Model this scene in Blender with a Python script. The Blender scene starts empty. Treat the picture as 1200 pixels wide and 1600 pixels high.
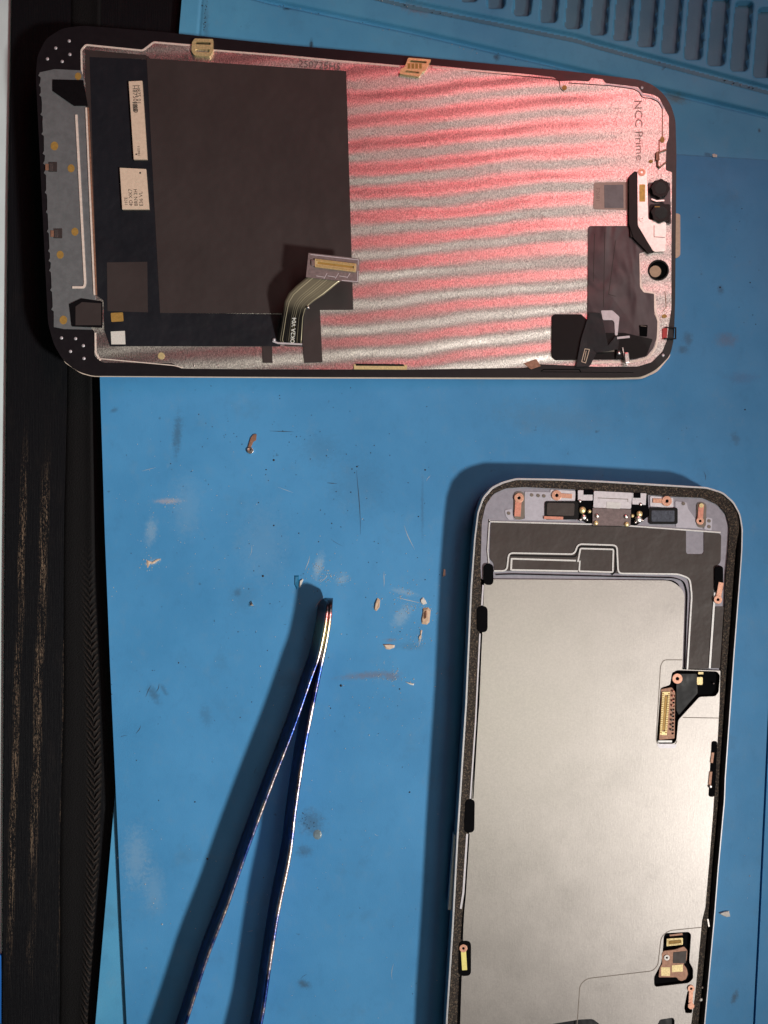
import bpy, bmesh, math, random
from mathutils import Vector, geometry
random.seed(7)
S = 0.00015            # metres per photo pixel at z = 0
H = 0.225              # camera height
MM = 0.001
sc = bpy.context.scene
COL = sc.collection

# ------------------------------------------------------------------ camera, world, lamps
cam = bpy.data.cameras.new("camera"); camo = bpy.data.objects.new("camera", cam); COL.objects.link(camo)
camo.location = (0, 0, H)
cam.sensor_fit = 'VERTICAL'; cam.sensor_height = 36; cam.lens = 36 * H / (1600 * S)
cam.clip_start = 0.005; cam.clip_end = 20
sc.camera = camo
w = bpy.data.worlds.new("World"); sc.world = w; w.use_nodes = True
w.node_tree.nodes["Background"].inputs[0].default_value = (0.72, 0.86, 1.0, 1)
w.node_tree.nodes["Background"].inputs[1].default_value = 0.010

def lamp(name, kind, loc, target, energy, color, **kw):
    l = bpy.data.lights.new(name, kind); l.energy = energy; l.color = color
    for k, v in kw.items(): setattr(l, k, v)
    o = bpy.data.objects.new(name, l); COL.objects.link(o); o.location = loc
    o.rotation_euler = (Vector(target) - Vector(loc)).to_track_quat('-Z', 'Y').to_euler()
    return o
kd = Vector((6.6, -3.75, 7.8)).normalized()
lamp("key_lamp", 'SPOT', Vector((0, -0.02, 0)) + kd * 1.35, (-0.088, -0.018, 0), 92, (1.0, 0.955, 0.88),
     shadow_soft_size=0.058, spot_size=math.radians(16.9), spot_blend=1.0)
# added unseen light: gives the steel shield its pale sheen, plus soft fill
lamp("added_sheen_light", 'AREA', (0.080, -0.175, 0.75), (0.0, 0, 0), 0.31, (1.0, 1.0, 0.80), shape='DISK', size=0.22)
# added unseen lights, white and red, placed to make bands on the rippled foil
lamp("added_white_foil_light", 'AREA', (0.185, 0.065, 0.45), (0.185, 0.065, 0), 0.032, (1.0, 0.93, 0.88), shape='RECTANGLE', size=0.22, size_y=0.22)
lamp("added_red_foil_light", 'AREA', (0.172, 0.35, 0.45), (0.172, 0.35, 0), 0.56, (1.0, 0.07, 0.10), shape='RECTANGLE', size=0.10, size_y=0.22)
lamp("added_foil_glare_light", 'AREA', (0.265, 0.24, 0.45), (0.265, 0.24, 0), 0.64, (1.0, 0.94, 0.86), shape='RECTANGLE', size=0.12, size_y=0.42)  # added unseen light that whitens the right end of the foil
sc.view_settings.view_transform = 'Standard'; sc.view_settings.look = 'None'
sc.view_settings.exposure = 0.0; sc.view_settings.gamma = 1.0; sc.view_settings.use_curve_mapping = False

# ------------------------------------------------------------------ node helpers
def lin(r, g, b):
    f = lambda c: (c/255/12.92) if c/255 <= 0.04045 else ((c/255+0.055)/1.055)**2.4
    return (f(r), f(g), f(b), 1)
class NT:
    def __init__(s, name):
        s.m = bpy.data.materials.new(name); s.m.use_nodes = True
        s.t = s.m.node_tree; s.n = s.t.nodes; s.b = s.n["Principled BSDF"]
    def new(s, k): return s.n.new(k)
    def link(s, a, b): s.t.links.new(a, b)
    def math(s, op, a, b=None, c=None):
        n = s.new("ShaderNodeMath"); n.operation = op
        for i, v in enumerate((a, b, c)):
            if v is None: continue
            if isinstance(v, V): s.link(v.o, n.inputs[i])
            else: n.inputs[i].default_value = v
        return V(s, n.outputs[0])
    def obj(s):
        tc = s.new("ShaderNodeTexCoord"); sp = s.new("ShaderNodeSeparateXYZ"); g = s.new("ShaderNodeNewGeometry")
        s.link(g.outputs["Position"], sp.inputs[0])
        return V(s, sp.outputs[0]), V(s, sp.outputs[1]), V(s, sp.outputs[2])
    def vec(s, x, y, z=0.0):
        n = s.new("ShaderNodeCombineXYZ")
        for i, v in enumerate((x, y, z)):
            if isinstance(v, V): s.link(v.o, n.inputs[i])
            else: n.inputs[i].default_value = v
        return V(s, n.outputs[0])
    def noise(s, vec, scale=1.0, detail=3, rough=0.55, dist=0.0):
        n = s.new("ShaderNodeTexNoise"); n.inputs["Scale"].default_value = scale; n.inputs["Detail"].default_value = detail
        n.inputs["Roughness"].default_value = rough; n.inputs["Distortion"].default_value = dist
        s.link(vec.o, n.inputs["Vector"]); return V(s, n.outputs["Fac"])
    def smooth(s, v, a, b):
        n = s.new("ShaderNodeMapRange"); n.interpolation_type = 'SMOOTHSTEP'
        s.link(v.o, n.inputs[0]); n.inputs[1].default_value = a; n.inputs[2].default_value = b
        return V(s, n.outputs[0])
    def mix(s, f, a, b):
        n = s.new("ShaderNodeMix"); n.data_type = 'RGBA'
        for v, i in ((f, 0), (a, 6), (b, 7)):
            if isinstance(v, V): s.link(v.o, n.inputs[i])
            else: n.inputs[i].default_value = v
        return V(s, n.outputs[2])
    def bump(s, h, dist=0.0001, strength=1.0):
        n = s.new("ShaderNodeBump"); n.inputs["Strength"].default_value = strength; n.inputs["Distance"].default_value = dist
        s.link(h.o, n.inputs["Height"]); s.link(n.outputs[0], s.b.inputs["Normal"])
    def set(s, k, v):
        if isinstance(v, V): s.link(v.o, s.b.inputs[k])
        else: s.b.inputs[k].default_value = v
class V:
    def __init__(s, nt, o): s.nt = nt; s.o = o
    def __add__(s, x): return s.nt.math('ADD', s, x)
    __radd__ = __add__
    def __mul__(s, x): return s.nt.math('MULTIPLY', s, x)
    __rmul__ = __mul__
    def __sub__(s, x): return s.nt.math('SUBTRACT', s, x)
    def __rsub__(s, x): return s.nt.math('SUBTRACT', x, s)
def sin(v): return v.nt.math('SINE', v)
def absv(v): return v.nt.math('ABSOLUTE', v)
def vmax(a, b): return a.nt.math('MAXIMUM', a, b)

def mat(name, c, rough=0.5, metal=0.0, var=0.12, vs=900, bump=0.0, bs=6000, spec=0.5, c2=None):
    n = NT(name); x, y, z = n.obj(); p = n.vec(x, y, z)
    f = n.smooth(n.noise(p, vs, 4, 0.6), 0.3, 0.7)
    cc = c2 if c2 else tuple(v*(1-var*2.2) for v in c[:3]) + (1,)
    n.set("Base Color", n.mix(f, cc, c))
    n.set("Metallic", metal); n.set("Specular IOR Level", spec)
    n.set("Roughness", n.noise(p, vs*2.3, 3)*0.16 + (rough-0.08))
    if bump: n.bump(n.noise(p, bs, 3), bump)
    return n.m

def blob(n, x, y, px, py, rx, ry, ang=0, nz=None, k=0.9):
    """soft stain with its own outline, x y in metres, centre and radii in photo pixels"""
    a = math.radians(ang); X = (x - (px-600)*S); Y = (y - (800-py)*S)
    u = (X*math.cos(a) + Y*math.sin(a)) * (1/(rx*S)); v = (Y*math.cos(a) - X*math.sin(a)) * (1/(ry*S))
    d = n.math('SQRT', u*u + v*v)
    if nz is not None: d = d + (nz - 0.5)*k*2.6
    return n.smooth(d, 1.12, 0.1)

# ---- blue silicone
def silicone(name, base, base2, stains, dust=0.6):
    n = NT(name); x, y, z = n.obj(); p = n.vec(x, y, z)
    big = n.smooth(n.noise(p, 28, 4, 0.6), 0.3, 0.72)
    c = n.mix(big, base, base2)
    grime = n.smooth(n.noise(p, 70, 5, 0.65), 0.56, 0.78)
    c = n.mix(grime*0.22, c, lin(62, 84, 96))
    fine = n.noise(p, 1500, 4, 0.7)
    mot = n.noise(n.vec(x*1.2, y*.8, z), 210, 5, .75)
    c = n.mix(n.smooth(mot, .5, .8)*.20, c, lin(112,140,158)); c = n.mix(n.smooth(mot, .5, .22)*.16, c, lin(44,86,124))
    spots = n.smooth(n.noise(p, 330, 3, 0.5), 0.71, 0.78)
    c = n.mix(spots*0.45, c, lin(48, 62, 70))
    lt = n.smooth(n.noise(n.vec(x*1.0, y*0.35, z), 420, 4, 0.6), 0.66, 0.8)
    lm = n.smooth(n.noise(p, 38, 3), 0.5, 0.68)
    c = n.mix(lt*lm*0.5*dust, c, lin(150, 170, 180))
    med = n.noise(p, 900, 6, 0.85)
    for (px, py, rx, ry, ang, strength, colr) in stains:
        c = n.mix(blob(n, x, y, px, py, rx, ry, ang, med)*(strength*(.62 if rx*ry > 500 else .85)), c, colr)
    n.set("Base Color", c)
    n.set("Roughness", n.smooth(n.noise(p, 60, 4), 0.3, 0.7)*0.14 + 0.52)
    n.set("Specular IOR Level", 0.25)
    n.bump(fine*0.5 + n.noise(p, 5200, 2)*0.5, 0.00004)
    return n.m
DK = lin(52, 64, 72); BR = lin(110, 92, 84); PL = lin(150, 172, 186); TN = lin(176, 160, 150)
pad_stains = [(277,680,9,42,-4,.55,DK),(178,641,9,5,20,.5,DK),(262,783,26,6,0,.55,TN),(236,830,12,28,-8,.4,PL),
 (240,878,14,5,14,.75,PL),(290,790,30,60,0,.2,PL),(410,850,50,80,0,.16,PL),(487,1285,24,26,30,.75,DK),(475,1330,16,12,0,.5,DK),
 (577,1055,60,7,4,.55,BR),(612,1058,14,6,0,.6,BR),(628,962,14,26,-38,.45,PL),(632,925,26,6,-14,.4,PL),(498,885,9,26,-14,.55,PL),
 (535,905,14,10,40,.35,PL),(500,700,40,30,0,.28,DK),(560,760,60,60,0,.22,DK),(240,1085,9,20,30,.5,DK),(256,1078,5,12,30,.45,DK),
 (322,1118,12,22,10,.28,DK),(213,1340,26,60,0,.4,PL),(240,1390,22,50,0,.28,PL),(475,1538,14,9,-30,.7,DK),(1075,530,10,14,0,.5,DK),
 (1068,546,10,8,0,.5,DK),(1135,531,22,14,0,.4,BR),(1126,453,7,9,0,.5,DK),(1149,685,9,14,20,.4,DK),(1148,1558,6,14,-20,.75,DK),
 (380,935,30,30,0,.25,DK),(370,925,8,8,0,.4,DK),(452,1062,26,18,0,.22,DK),(640,1010,30,8,0,.25,DK),(1160,590,30,12,0,.25,lin(70,70,110)),
 (660,795,3,60,0,.3,DK),(870,655,120,30,-8,.25,lin(90,100,100)),(610,1000,12,4,0,.5,BR)]
M = {}
M['pad'] = silicone('blue_silicone', lin(60,128,178), lin(70,139,190), pad_stains)
M['tray'] = silicone('teal_blue_silicone', lin(70,142,186), lin(84,158,198), [(486,66,4,12,0,.95,lin(30,28,26)),(448,8,9,4,0,.9,lin(30,24,22)),
   (777,85,6,7,0,.8,lin(40,36,34)),(1058,148,26,12,-14,.7,lin(90,92,70)),(1190,200,3,5,0,.9,DK),(320,30,6,60,0,.3,DK),(650,8,30,12,-14,.6,BR),
   (1193,1480,9,40,0,.55,DK),(1190,1535,20,14,20,.7,DK)])
M['tray_dirt'] = silicone('grey_dirty_silicone', lin(64,112,138), lin(84,126,146), [], 0.5)
M['blackfilm'] = mat('brown_black_film', lin(53,46,46), 0.5, 0, .09, 60, 0.0005, 70, .35)
M['bluefilm'] = mat('blue_black_film', lin(27,29,35), 0.36, 0, .1, 90, 0.0005, 110, .4)
M['blackplastic'] = mat('black_plastic', lin(14,13,16), 0.38, 0, .1, 900, 0.00001, 5000, .22)
M['frameplastic'] = mat('black_frame_plastic', lin(24,21,25), 0.36, 0, .08, 500, 0.00001, 5000, .4)
M['hole'] = mat('black_hole', lin(6,7,10), 0.9, 0, .1, 900, spec=.08)  # dark of slots and recesses put into the base colour
M['silver'] = mat('silver_metal', lin(225,218,215), 0.33, 1, .06, 1500, 0.00001, 8000)
M['silverlite'] = mat('pale_matte_metal', lin(205,203,210), 0.5, 0.55, .06, 1200, 0.00001, 7000)
M['boardgrey'] = mat('grey_shield', lin(112,116,120), 0.5, 0.35, .08, 700, 0.00001, 5000)
M['gold'] = mat('gold_contact', lin(234,214,160), 0.35, 0.5, .12, 2500, 0.00002, 9000)
M['golddot'] = mat('dull_gold_dot', lin(170,135,70), 0.5, 0.3, .1, 1500)
M['copper'] = mat('copper', lin(228,172,148), 0.38, 0.5, .12, 2500, 0.00002, 8000)
M['copperbrown'] = mat('copper_brown', lin(160,120,100), 0.45, 0.4, .15, 1800, 0.00002, 8000)
M['orange'] = mat('orange_strip', lin(218,148,128), 0.45, 0.2, .12, 2500)
M['label'] = mat('beige_label', lin(205,185,165), 0.7, 0, .06, 1500, 0.00001, 5000)
M['pinklabel'] = mat('pinkish_label', lin(182,158,150), 0.65, 0, .05, 1500)
M['ink'] = mat('dark_ink', lin(60,52,48), 0.7, 0, .1, 2000)
M['greyink'] = mat('grey_ink', lin(150,134,130), 0.5, .5, .1, 2000)
M['whiteink'] = mat('white_ink', lin(225,225,220), 0.7, 0, .05, 2000)
M['white'] = mat('white_sticker', lin(205,205,200), 0.7, 0, .1, 5000)
M['glassedge'] = mat('cream_glass_edge', lin(225,205,190), 0.3, 0.1, .05, 900)
M['graphite'] = mat('graphite_sheet', lin(66,59,57), 0.5, 0, .08, 120, 0.0003, 160, .35)
M['lavender'] = mat('lavender_aluminium', lin(144,144,156), 0.55, 0.25, .07, 900, 0.00001, 6000)
M['lavender2'] = mat('pale_lavender_aluminium', lin(178,178,190), 0.5, 0.3, .05, 900, 0.00001, 6000)
M['lip'] = mat('pale_ridge', lin(215,215,216), 0.4, 0.5, .05, 1500, 0.00001, 6000)
M['case'] = mat('blue_grey_aluminium', lin(192,192,196), 0.42, 0.6, .05, 600, 0.00001, 6000)
M['mauve'] = mat('mauve_flex', lin(122,107,108), 0.5, 0.1, .14, 1800, 0.00002, 5000)
M['lens'] = mat('lens_glass', lin(6,6,14), 0.2, 0, .1, 900, spec=.15)
M['bluglass'] = mat('smoky_module_face', lin(92,98,112), 0.3, 0.4, .2, 1200)
M['tan'] = mat('tan_disc', lin(190,165,140), 0.6, 0, .06, 1500)
M['whitepaint'] = mat('pale_grey_panel', lin(196,212,216), 0.6, 0, .05, 60)
M['bluebit'] = mat('bright_blue_plastic', lin(30,110,200), 0.5, 0, .1, 100)
M['edge'] = mat('bright_folded_metal', lin(240,226,216), 0.35, 0.25, .08, 1500)
M['seam'] = mat('seam_grey', lin(120,112,104), 0.6, 0.2, .1, 900)

# mauve grey crumpled shield film
n = NT('crumpled_grey_film'); x, y, z = n.obj(); p = n.vec(x, y, z)
n.set("Base Color", n.mix(n.smooth(n.noise(p, 160, 3), .35, .65), lin(64,54,59), lin(80,69,73))); n.set("Roughness", 0.34); n.set("Metallic", .25)
n.bump(n.noise(n.vec(x*1.0, y*0.4, z), 150, 2, .5, .6), 0.0006); M['greyfilm'] = n.m

# steel shield plate of the phone
n = NT('brushed_steel_shield'); x, y, z = n.obj(); p = n.vec(x, y, z)
g = n.noise(n.vec(x*3.0, y*0.5, z), 1400, 3, .7); g2 = n.noise(p, 2600, 3, .8)
n.set("Base Color", n.mix(g2, lin(166,160,160), lin(200,194,190))); n.set("Metallic", 0.92)
n.set("Roughness", n.noise(p, 90, 5, .7)*0.12 + 0.31); n.bump(g*.5 + g2*.6 + n.noise(p, 12, 2)*1.5, 0.000017); M['steel'] = n.m

# display foil: gently rippled metal, brushed grain
n = NT('rippled_foil'); x, y, z = n.obj(); p = n.vec(x, y, z)
g = n.noise(n.vec(x*1.7, y*0.8, z), 2500, 3, .8); g3 = n.noise(n.vec(x*1.2, y*.8, z), 4300, 3, .8)
warp = n.noise(n.vec(x*22, y*40, z), 1, 3) * 0.0046
ys = y + (x*0.10) * -1.0 + warp
ripple = sin(ys * (2*math.pi/(37.5*S)))
big2 = n.noise(n.vec(x*40, y*70, z), 1, 2); amp = n.noise(n.vec(x*35, y*60, z+3.0), 1, 2)*.9 + .55
n.set("Base Color", n.mix(n.smooth(g*.5+g3*.5, .36, .64), lin(150,138,138), lin(250,242,238))); n.set("Metallic", 0.95)
n.set("Roughness", n.noise(n.vec(x*1.0, y*1.0, z), 55, 4)*.10 + .28)
n.bump(ripple*(amp*(1.0 - n.smooth(x, .040, .062)*.72)) + g*0.30 + g3*.17 + big2*0.4, 0.00014); M['foil'] = n.m

# adhesive gasket: gritty
n = NT('gritty_black_adhesive'); x, y, z = n.obj(); p = n.vec(x, y, z)
a = n.noise(p, 2300, 5, .85); s_ = n.smooth(a, .50, .64)
side = n.smooth(x, (820-600)*S, (760-600)*S)
c = n.mix(s_, lin(34,29,27), lin(122,107,90))
c = n.mix(n.smooth(n.noise(p, 5200, 2), .66, .74)*.7, c, lin(200,185,150))
n.set("Base Color", c); n.set("Roughness", .6); n.bump(a, 0.0005); M['gasket'] = n.m

# black wood with pale worn grain
n = NT('black_worn_wood'); x, y, z = n.obj()
k = 1/(S*(1+0.0045/H)); px = x*k + 600.0; py = 800.0 - y*k
st = n.noise(n.vec(px*0.5, py*0.014, 0.0), 1, 4, .8); st2 = n.noise(n.vec(px*0.8, py*0.16, 3.0), 1, 4, .8)
wob = n.noise(n.vec(py*0.006, 0.0, 0.0), 1, 2)*14.0
def band(x0, sl, wd):
    d = absv(px - (py - 600.0)*sl - x0 - wob + 7.0)
    return n.smooth(d, wd, wd*0.35)
m_ = vmax(band(43.0, -0.033, 7.0), band(76.0, -0.032, 9.0)); m_ = vmax(m_, band(110.0, -0.022, 3.0)*0.5)
along = n.smooth(n.noise(n.vec(py*0.004+2.0, px*.02, 0.0), 1, 2), .3, .55)
run = n.smooth(py, 640.0, 850.0)*n.smooth(py, 1560.0, 1350.0)
wear = m_*n.smooth(st*.5+st2*.5, .515, .57)*along*run
haze_ = n.noise(n.vec(px*0.03, py*0.012, 0.0), 1, 4, .7)
c = n.mix(n.smooth(haze_, .5, .75), lin(12,13,17), lin(20,19,21))
c = n.mix(wear*.8, c, lin(128,110,92)); n.set("Base Color", c); n.set("Roughness", .55); n.set("Specular IOR Level", .3)
n.bump(st, 0.0001); n.set('Specular IOR Level', .12); M['wood'] = n.m

# dark woven strip with braided ridge
n = NT('dark_braided_cloth'); x, y, z = n.obj(); px = x*k + 600.0; py = 800.0 - y*k
xc = px - 141.0 - n.math('SINE', (py-900.0)*0.0045)*9.0
chev = sin((py + absv(xc)*1.1 + n.noise(n.vec(px*.08, py*.08, 0.0), 1, 3)*9.0)*0.62)
rid = n.smooth(absv(xc), 16.0, 7.0)*n.smooth(py, 820.0, 1050.0)
nz = n.noise(n.vec(px, py, 0.0), .35, 4, .7)
c = n.mix(rid*n.smooth(chev*.7 + nz*2.2, .7, 2.2)*.8, lin(11,11,13), lin(54,47,43))
c = n.mix(n.smooth(n.noise(n.vec(px*.6, py*.3, 0.0), 1, 4, .7), .66, .8)*.5, c, lin(80,72,66))
n.set("Base Color", c); n.set("Roughness", .8); n.set("Specular IOR Level", .2); n.bump(chev*rid + nz*.8, 0.00025); M['cloth'] = n.m

# heat tinted tweezers metal
n = NT('blue_anodised_metal'); x, y, z = n.obj(); p = n.vec(x, y, z)
py = 800.0 - y*(1/S)
c = n.mix(n.smooth(n.noise(n.vec(x*1., y*.4, z), 500, 4, .7), .4, .62), lin(24,36,86), lin(52,82,160))
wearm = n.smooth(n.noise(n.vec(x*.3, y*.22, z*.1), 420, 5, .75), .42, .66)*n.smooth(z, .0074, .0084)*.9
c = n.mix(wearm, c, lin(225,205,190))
c = n.mix(n.smooth(py, 1035.0, 985.0), c, lin(215,205,170))
c = n.mix(n.smooth(py, 975.0, 955.0), c, lin(205,130,130))
c = n.mix(n.smooth(py, 955.0, 948.0), c, lin(70,66,72))
n.set("Base Color", c); n.set("Metallic", .85); n.set("Roughness", .3); n.bump(n.noise(p, 1500, 3), 0.00005); M['tweezer'] = n.m

# flex cable copper tracks
n = NT('flex_cable_tracks'); x, y, z = n.obj(); p = n.vec(x, y, z)
n.set("Base Color", lin(70,66,60)); n.set("Metallic", .6); n.set("Roughness", .34); M['flex'] = n.m
flexn = n

# ------------------------------------------------------------------ geometry helpers
class Frame:
    """a real plane in the place; xy() gives the point of it that a photo pixel shows"""
    def __init__(s, z0, gx=0.0, gy=0.0): s.z0, s.gx, s.gy = z0, gx, gy; s.n = Vector((-gx, -gy, 1)).normalized()
    def pt(s, px, py, h=0.0):
        dx, dy = (px-600)*S, (800-py)*S
        t = (H - s.z0 - h)/(H + s.gx*dx + s.gy*dy)
        return Vector((t*dx, t*dy, H*(1-t)))
ROOT = {}
def root(name, label, cat, loc, group=None):
    o = bpy.data.objects.new(name, None); COL.objects.link(o); o.location = loc; o.empty_display_size = 0.005
    o['label'] = label; o['category'] = cat
    if group: o['group'] = group
    ROOT[o.name] = Vector(loc); return o
def base_of(p):
    while p is not None:
        if p.name in ROOT: return ROOT[p.name]
        p = p.parent
    return Vector((0, 0, 0))
def link_mesh(name, verts, faces, m, parent=None, smooth=False, bevel=0, mats=None, mi=None, origin=None):
    b = base_of(parent) if parent else (origin or Vector((0, 0, 0)))
    me = bpy.data.meshes.new(name); me.from_pydata([tuple(Vector(v)-b) for v in verts], [], faces)
    bm = bmesh.new(); bm.from_mesh(me); (bmesh.ops.remove_doubles(bm, verts=bm.verts, dist=1e-7) if mi is None else None)
    if mi is None: bmesh.ops.recalc_face_normals(bm, faces=bm.faces)
    bm.to_mesh(me); bm.free()
    o = bpy.data.objects.new(name, me); COL.objects.link(o)
    for q in (mats or [m]): me.materials.append(q)
    if mi is not None:
        for i, f in enumerate(me.polygons): f.material_index = mi[i]
    if smooth:
        for f in me.polygons: f.use_smooth = True
    if parent: o.parent = parent
    else: o.location = b
    if bevel:
        md = o.modifiers.new("bevel", 'BEVEL'); md.width = bevel; md.segments = 2; md.limit_method = 'ANGLE'; md.angle_limit = math.radians(50)
    return o
def rounded(pts, r, seg=5):
    out = []; n_ = len(pts)
    for i in range(n_):
        p0, p1, p2 = Vector(pts[i-1][:2]), Vector(pts[i][:2]), Vector(pts[(i+1) % n_][:2])
        rr = pts[i][2] if len(pts[i]) > 2 else r
        d1, d2 = (p0-p1), (p2-p1); a = min(rr, d1.length*.48, d2.length*.48)
        if a < .2: out.append(tuple(p1)); continue
        A = p1 + d1.normalized()*a; B = p1 + d2.normalized()*a
        for k_ in range(seg+1):
            t = k_/seg; q = A*(1-t)**2 + p1*2*t*(1-t) + B*t*t; out.append(tuple(q))
    return out
def circ(cx, cy, r, n_=20, ry=None):
    ry = ry or r
    return [(cx + r*math.cos(2*math.pi*i/n_), cy + ry*math.sin(2*math.pi*i/n_)) for i in range(n_)]
def rect(x0, y0, x1, y1): return [(x0, y0), (x1, y0), (x1, y1), (x0, y1)]
def prism_data(shapes):
    """shapes: list of (frame, outer, h_top, thickness, holes)"""
    V_, F_ = [], []
    for fr, outer, h, th, holes in shapes:
        loops = [outer] + list(holes or [])
        top = [[fr.pt(p[0], p[1], h) for p in lp] for lp in loops]
        tris = geometry.tessellate_polygon([[Vector((p[0], p[1], 0)) for p in lp] for lp in loops])
        b0 = len(V_); flat = [v for lp in top for v in lp]; nv = len(flat)
        V_ += flat; V_ += [v - fr.n*th for v in flat]
        for t in tris:
            F_.append((b0+t[0], b0+t[1], b0+t[2])); F_.append((b0+nv+t[2], b0+nv+t[1], b0+nv+t[0]))
        s0 = 0
        for lp in loops:
            k_ = len(lp)
            for i in range(k_):
                a, b = b0+s0+i, b0+s0+(i+1) % k_
                F_.append((a, b, b+nv, a+nv))
            s0 += k_
    return V_, F_
def prism(name, fr, outer, h, th, m, parent, holes=None, bevel=0, origin=None, label=None):
    v, f = prism_data([(fr, outer, h*MM, th*MM, holes)])
    o = link_mesh(name, v, f, m, parent, bevel=bevel*MM, origin=origin)
    if label: o['label'] = label
    return o
def ribbon_pts(pts, wd):
    L, R = [], []
    for i, p in enumerate(pts):
        p = Vector(p); a = Vector(pts[max(0, i-1)]); b = Vector(pts[min(len(pts)-1, i+1)])
        d1 = (p-a).normalized() if i > 0 else (b-p).normalized(); d2 = (b-p).normalized() if i < len(pts)-1 else d1
        nn = Vector((-(d1+d2).y, (d1+d2).x)).normalized(); c_ = max(.5, nn.dot(Vector((-d1.y, d1.x))))
        L.append(tuple(p + nn*wd/2/c_)); R.append(tuple(p - nn*wd/2/c_))
    return L + R[::-1]
def smooth_path(pts, r, seg=4):
    n_ = len(pts); out = [tuple(pts[0])]
    for i in range(1, n_-1):
        p0, p1, p2 = Vector(pts[i-1]), Vector(pts[i]), Vector(pts[i+1]); d1, d2 = p0-p1, p2-p1
        a = min(r, d1.length*.45, d2.length*.45); A = p1+d1.normalized()*a; B = p1+d2.normalized()*a
        for k_ in range(seg+1):
            t = k_/seg; out.append(tuple(A*(1-t)**2 + p1*2*t*(1-t) + B*t*t))
    out.append(tuple(pts[-1])); return out
def ribbon(name, fr, pts, wd, h, th, m, parent, r=0, bevel=0, label=None):
    if r: pts = smooth_path(pts, r)
    return prism(name, fr, ribbon_pts(pts, wd), h, th, m, parent, bevel=bevel, label=label)
def pins(name, fr, a, b, wd, n_, h, m, parent, fill=.5):
    a, b = Vector(a), Vector(b); d = (b-a)/n_; q = Vector((-(b-a).y, (b-a).x)).normalized()*wd/2; sh = []
    for i in range(n_):
        p0 = a+d*i; p1 = a+d*(i+fill); sh.append((fr, [tuple(p0+q), tuple(p1+q), tuple(p1-q), tuple(p0-q)], h*MM, .06*MM, None))
    v, f = prism_data(sh); return link_mesh(name, v, f, m, parent)
def dome(name, fr, cx, cy, r, h, hh, m, parent, ry=None):
    V_, F_ = [], []; n_ = 14; ry = ry or r
    for j, (k_, z_) in enumerate(((1, 0), (.9, .5), (.6, .85), (.001, 1))):
        V_ += [fr.pt(cx+r*k_*math.cos(2*math.pi*i/n_), cy+ry*k_*math.sin(2*math.pi*i/n_), (h+hh*z_)*MM) for i in range(n_)]
    for j in range(3):
        for i in range(n_): a = j*n_+i; b = j*n_+(i+1) % n_; F_.append((a, b, b+n_, a+n_))
    return link_mesh(name, V_, F_, m, parent, smooth=True)
def text(name, body, fr, ox, oy, ang, size, h, m, parent, mirror=False, xs=1.0):
    cu = bpy.data.curves.new(name, 'FONT'); cu.body = body; cu.size = 1.0; cu.resolution_u = 2
    t = bpy.data.objects.new(name, cu); COL.objects.link(t); bpy.context.view_layer.update()
    me0 = bpy.data.meshes.new_from_object(t.evaluated_get(bpy.context.evaluated_depsgraph_get()))
    a = math.radians(ang); dx, dy = math.cos(a), math.sin(a); ux, uy = math.sin(a), -math.cos(a)
    vs = []
    for v in me0.vertices:
        u, w_ = v.co.x*size*xs, v.co.y*size*(-1 if mirror else 1)
        vs.append(fr.pt(ox+u*dx+w_*ux, oy+u*dy+w_*uy, h*MM))
    fs = [tuple(p.vertices) for p in me0.polygons]
    bpy.data.objects.remove(t); bpy.data.curves.remove(cu)
    return link_mesh(name, vs, fs, m, parent)
def screw(fr, cx, cy, r, h, parent, m=None, name='screw', dark=0.35):
    o = prism(name, fr, circ(cx, cy, r), h, .25, m or M['copper'], parent, holes=[circ(cx, cy, r*dark, 10)], bevel=.04)
    prism('socket', fr, circ(cx, cy, r*dark+.3, 10), h-.15, .05, M['hole'], o)
    return o

# ------------------------------------------------------------------ setting: table, floor panel
T = Frame(-0.0045)
o = prism('table', T, [(19,-120),(1400,-120),(1400,1800),(1,1800),(6,900),(12,300)], 0, 18, M['wood'], None, bevel=.4); o['kind'] = 'structure'
o = prism('floor', Frame(-.0060), [(-400,-120),(19.5,-120),(12.5,300),(6.5,900),(1.5,1800),(-400,1800)], 0, 2, M['whitepaint'], None); o['kind'] = 'structure'
FB = Frame(-.0058)
r_ = prism('plastic_strip', FB, rounded([(-30,1490),(1.5,1492),(3,1600),(2,1700),(-30,1700)], 3), .8, .8, M['bluebit'], None, bevel=.1)
r_['label'] = 'bright blue plastic edge showing at the far lower left corner'; r_['category'] = 'strip'

# braided cloth strip beside the mat
edge = [(-120,160),(40,158),(300,150),(600,146),(900,149),(1080,155),(1200,159),(1320,156),(1450,147),(1600,137),(1800,124)]
def lerp_edge(py):
    for (a, xa), (b, xb) in zip(edge, edge[1:]):
        if a <= py <= b: t = (py-a)/(b-a); t = t*t*(3-2*t)*.5+t*.5; return xa+(xb-xa)*t
    return edge[-1][1]
Vs, Fs = [], []; rows = 160; prof = [(0,0),(.04,.35),(.1,.55),(.35,.7),(.6,.75),(.75,.95),(.85,1.25),(.93,1.3),(.98,.95),(1,.3),(1,0)]
for i in range(rows+1):
    py = -120+1920*i/rows; xr = lerp_edge(py); xl = 104 - (py-600)*.012 + 1.2*math.sin(py*.013)
    for u, hz in prof:
        Vs.append(T.pt(xl+(xr-xl)*u, py, (hz*1.1 + .12*random.random())*MM))
npf = len(prof)
for i in range(rows):
    for j in range(npf-1): a = i*npf+j; Fs.append((a, a+1, a+1+npf, a+npf))
o = link_mesh('cloth_strip', Vs, Fs, M['cloth'], None, smooth=True, origin=Vector((-.07, 0, -.0045)))
o['label'] = 'dark cloth strip with a braided ridge along the left side of the blue mats'; o['category'] = 'cloth strip'

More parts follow.
